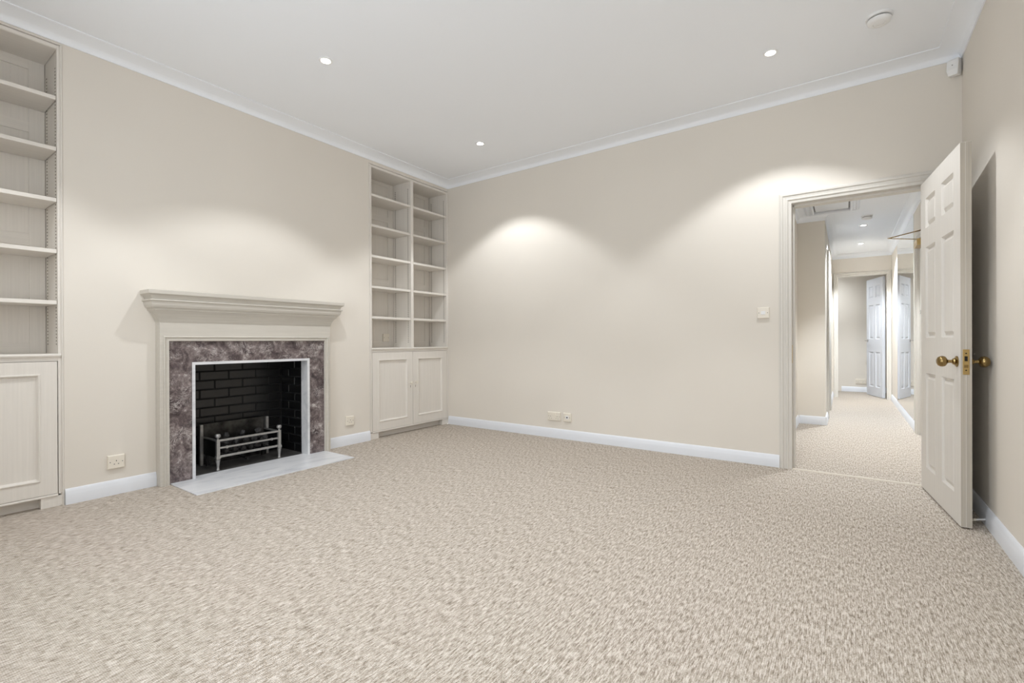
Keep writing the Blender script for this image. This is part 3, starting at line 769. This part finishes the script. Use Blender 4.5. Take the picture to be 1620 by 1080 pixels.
LB = {(0, 1): 'recessed downlight in the ceiling in front of the fireplace', (0, 2): 'recessed downlight in the ceiling nearest the corner bookcase',
      (1, 2): 'recessed downlight in the ceiling nearest the doorway and smoke alarm', (0, 0): 'recessed downlight near the cut-off bookcase behind the view',
      (1, 0): 'recessed downlight above and behind the viewpoint', (1, 1): 'recessed downlight overhead in front of the viewpoint'}
for i, x in enumerate(LX):
    for j, y in enumerate(LY):
        downlight(x, y, ZC, LB[(i, j)], 'room downlights', SPOT)
HT = (0.90, 0.955, 1.0)
downlight(0.185, 7.59, HZ, 'hall downlight just beyond the hall smoke alarm', 'hall downlights', SPOT_HALL, math.radians(128), 0.4, HT)
downlight(0.188, 9.01, HZ, 'hall downlight nearest the far doorway', 'hall downlights', SPOT_HALL * 0.95, math.radians(128), 0.4, HT)
downlight(0.30, 5.60, HZ, 'hall downlight hidden above the door head just inside the hall', 'hall downlights', SPOT_HALL * 0.75, math.radians(96), 0.5, HT)
downlight(-0.50, 10.62, HZ, 'downlight in the furthest room beyond the hall', 'hall downlights', SPOT_HALL * 0.32, math.radians(150), 0.9, HT)

def smoke_alarm(x, y, z, r, label):
    root = empty('smoke_alarm', (x, y, z)); tag(root, label, 'smoke alarm')
    obj('base', MB().lathe([(r, 0.0), (r, -0.010), (r * 0.97, -0.013), (r * 0.86, -0.014)], (x, y, z), (0, 0, 1), 36), 'plastic_white', root, smooth=True)
    obj('vent_gap', MB().lathe([(r * 0.80, -0.012), (r * 0.80, -0.022)], (x, y, z), (0, 0, 1), 36), 'plastic_grey', root, smooth=True)
    obj('cover', MB().lathe([(r * 0.88, -0.021), (r * 0.90, -0.024), (r * 0.84, -0.036), (r * 0.70, -0.042), (r * 0.45, -0.044), (r * 0.42, -0.042), (r * 0.34, -0.044), (0.0, -0.045)], (x, y, z), (0, 0, 1), 36), 'plastic_white', root, smooth=True)
    return root
smoke_alarm(0.163, 3.53, ZC, 0.066, 'round white smoke alarm on the room ceiling')
smoke_alarm(0.205, 7.04, HZ, 0.058, 'round smoke alarm on the hall ceiling')

# motion sensor in the corner above the door
ms = empty('motion_sensor', (0.585, YB - 0.03, 2.725)); tag(ms, 'white wedge-shaped alarm sensor high in the corner above the door', 'alarm sensor')
ms.rotation_euler = (0, 0, math.radians(-28))
P = [(-0.031, 0.0), (0.031, 0.0), (0.031, 0.030), (-0.031, 0.030)]
m = MB()
m.rings([[(-0.024, -0.026, 0.0), (0.024, -0.026, 0.0), (0.026, 0.022, 0.004), (-0.026, 0.022, 0.004)],
         [(-0.030, -0.034, 0.035), (0.030, -0.034, 0.035), (0.030, 0.022, 0.03), (-0.030, 0.022, 0.03)],
         [(-0.030, -0.028, 0.095), (0.030, -0.028, 0.095), (0.030, 0.022, 0.095), (-0.030, 0.022, 0.095)],
         [(-0.026, -0.016, 0.110), (0.026, -0.016, 0.110), (0.028, 0.022, 0.110), (-0.028, 0.022, 0.110)]])
obj('housing', m, 'plastic_white', ms, 0.003, local=True)
obj('lens', MB().lathe([(0.0035, 0), (0.003, 0.0015), (0, 0.002)], (0.0, -0.031, 0.064), (0, -1, 0.1), 12), 'plastic_grey', ms, local=True)

# loft hatch in hall ceiling
lh = empty('ceiling_hatch', (-0.13, 6.10, HZ)); tag(lh, 'white moulded ceiling hatch just inside the hall', 'ceiling hatch')
hx0, hx1, hy0, hy1 = -0.380, 0.122, 5.65, 6.548
m = MB(); m.rings(rect_rings(lambda a, b, h: (a, b, HZ - h), hx0, hx1, hy0, hy1, [(0, 0), (0, 0.012), (0.014, 0.028), (0.026, 0.030), (0.032, 0.022), (0.055, 0.020), (0.062, 0.034), (0.078, 0.036), (0.084, 0.030), (0.086, 0.0)]), True, (False, False))
obj('hatch_frame', m, 'skirting_white', lh)
obj('shadow_gap', MB().box(hx0 + 0.085, hx1 - 0.085, hy0 + 0.085, hy1 - 0.085, HZ - 0.003, HZ + 0.01), 'plastic_grey', lh)
obj('hatch_panel', MB().box(hx0 + 0.098, hx1 - 0.098, hy0 + 0.098, hy1 - 0.098, HZ - 0.012, HZ + 0.01), 'skirting_white', lh)

# hall mirror
mr = empty('wall_mirror', (XM, 7.88, 0.10)); tag(mr, 'tall frameless mirror panel on the hall wall', 'mirror')
obj('mirror_glass', MB().box(XM - 0.006, XM - 0.0005, 6.88, 8.92, 0.10, HZ - 0.075), 'mirror_glass', mr)
obj('mirror_edge', MB().box(XM - 0.0065, XM - 0.0005, 8.92, 8.926, 0.10, HZ - 0.075), 'chrome', mr)

# door stop on the skirting behind the door
ds = empty('door_stop', (XR - 0.018, 3.535, 0.033)); tag(ds, 'pale rod door stop on the skirting behind the open door', 'door stop')
obj('rod', MB().tube((XR - 0.017, 3.535, 0.034), (XR - 0.062, 3.500, 0.034), 0.005, 12), 'plastic_white', ds, smooth=True)
obj('rubber_tip', MB().tube((XR - 0.062, 3.500, 0.034), (XR - 0.072, 3.492, 0.034), 0.007, 12), 'plastic_ivory', ds, smooth=True)
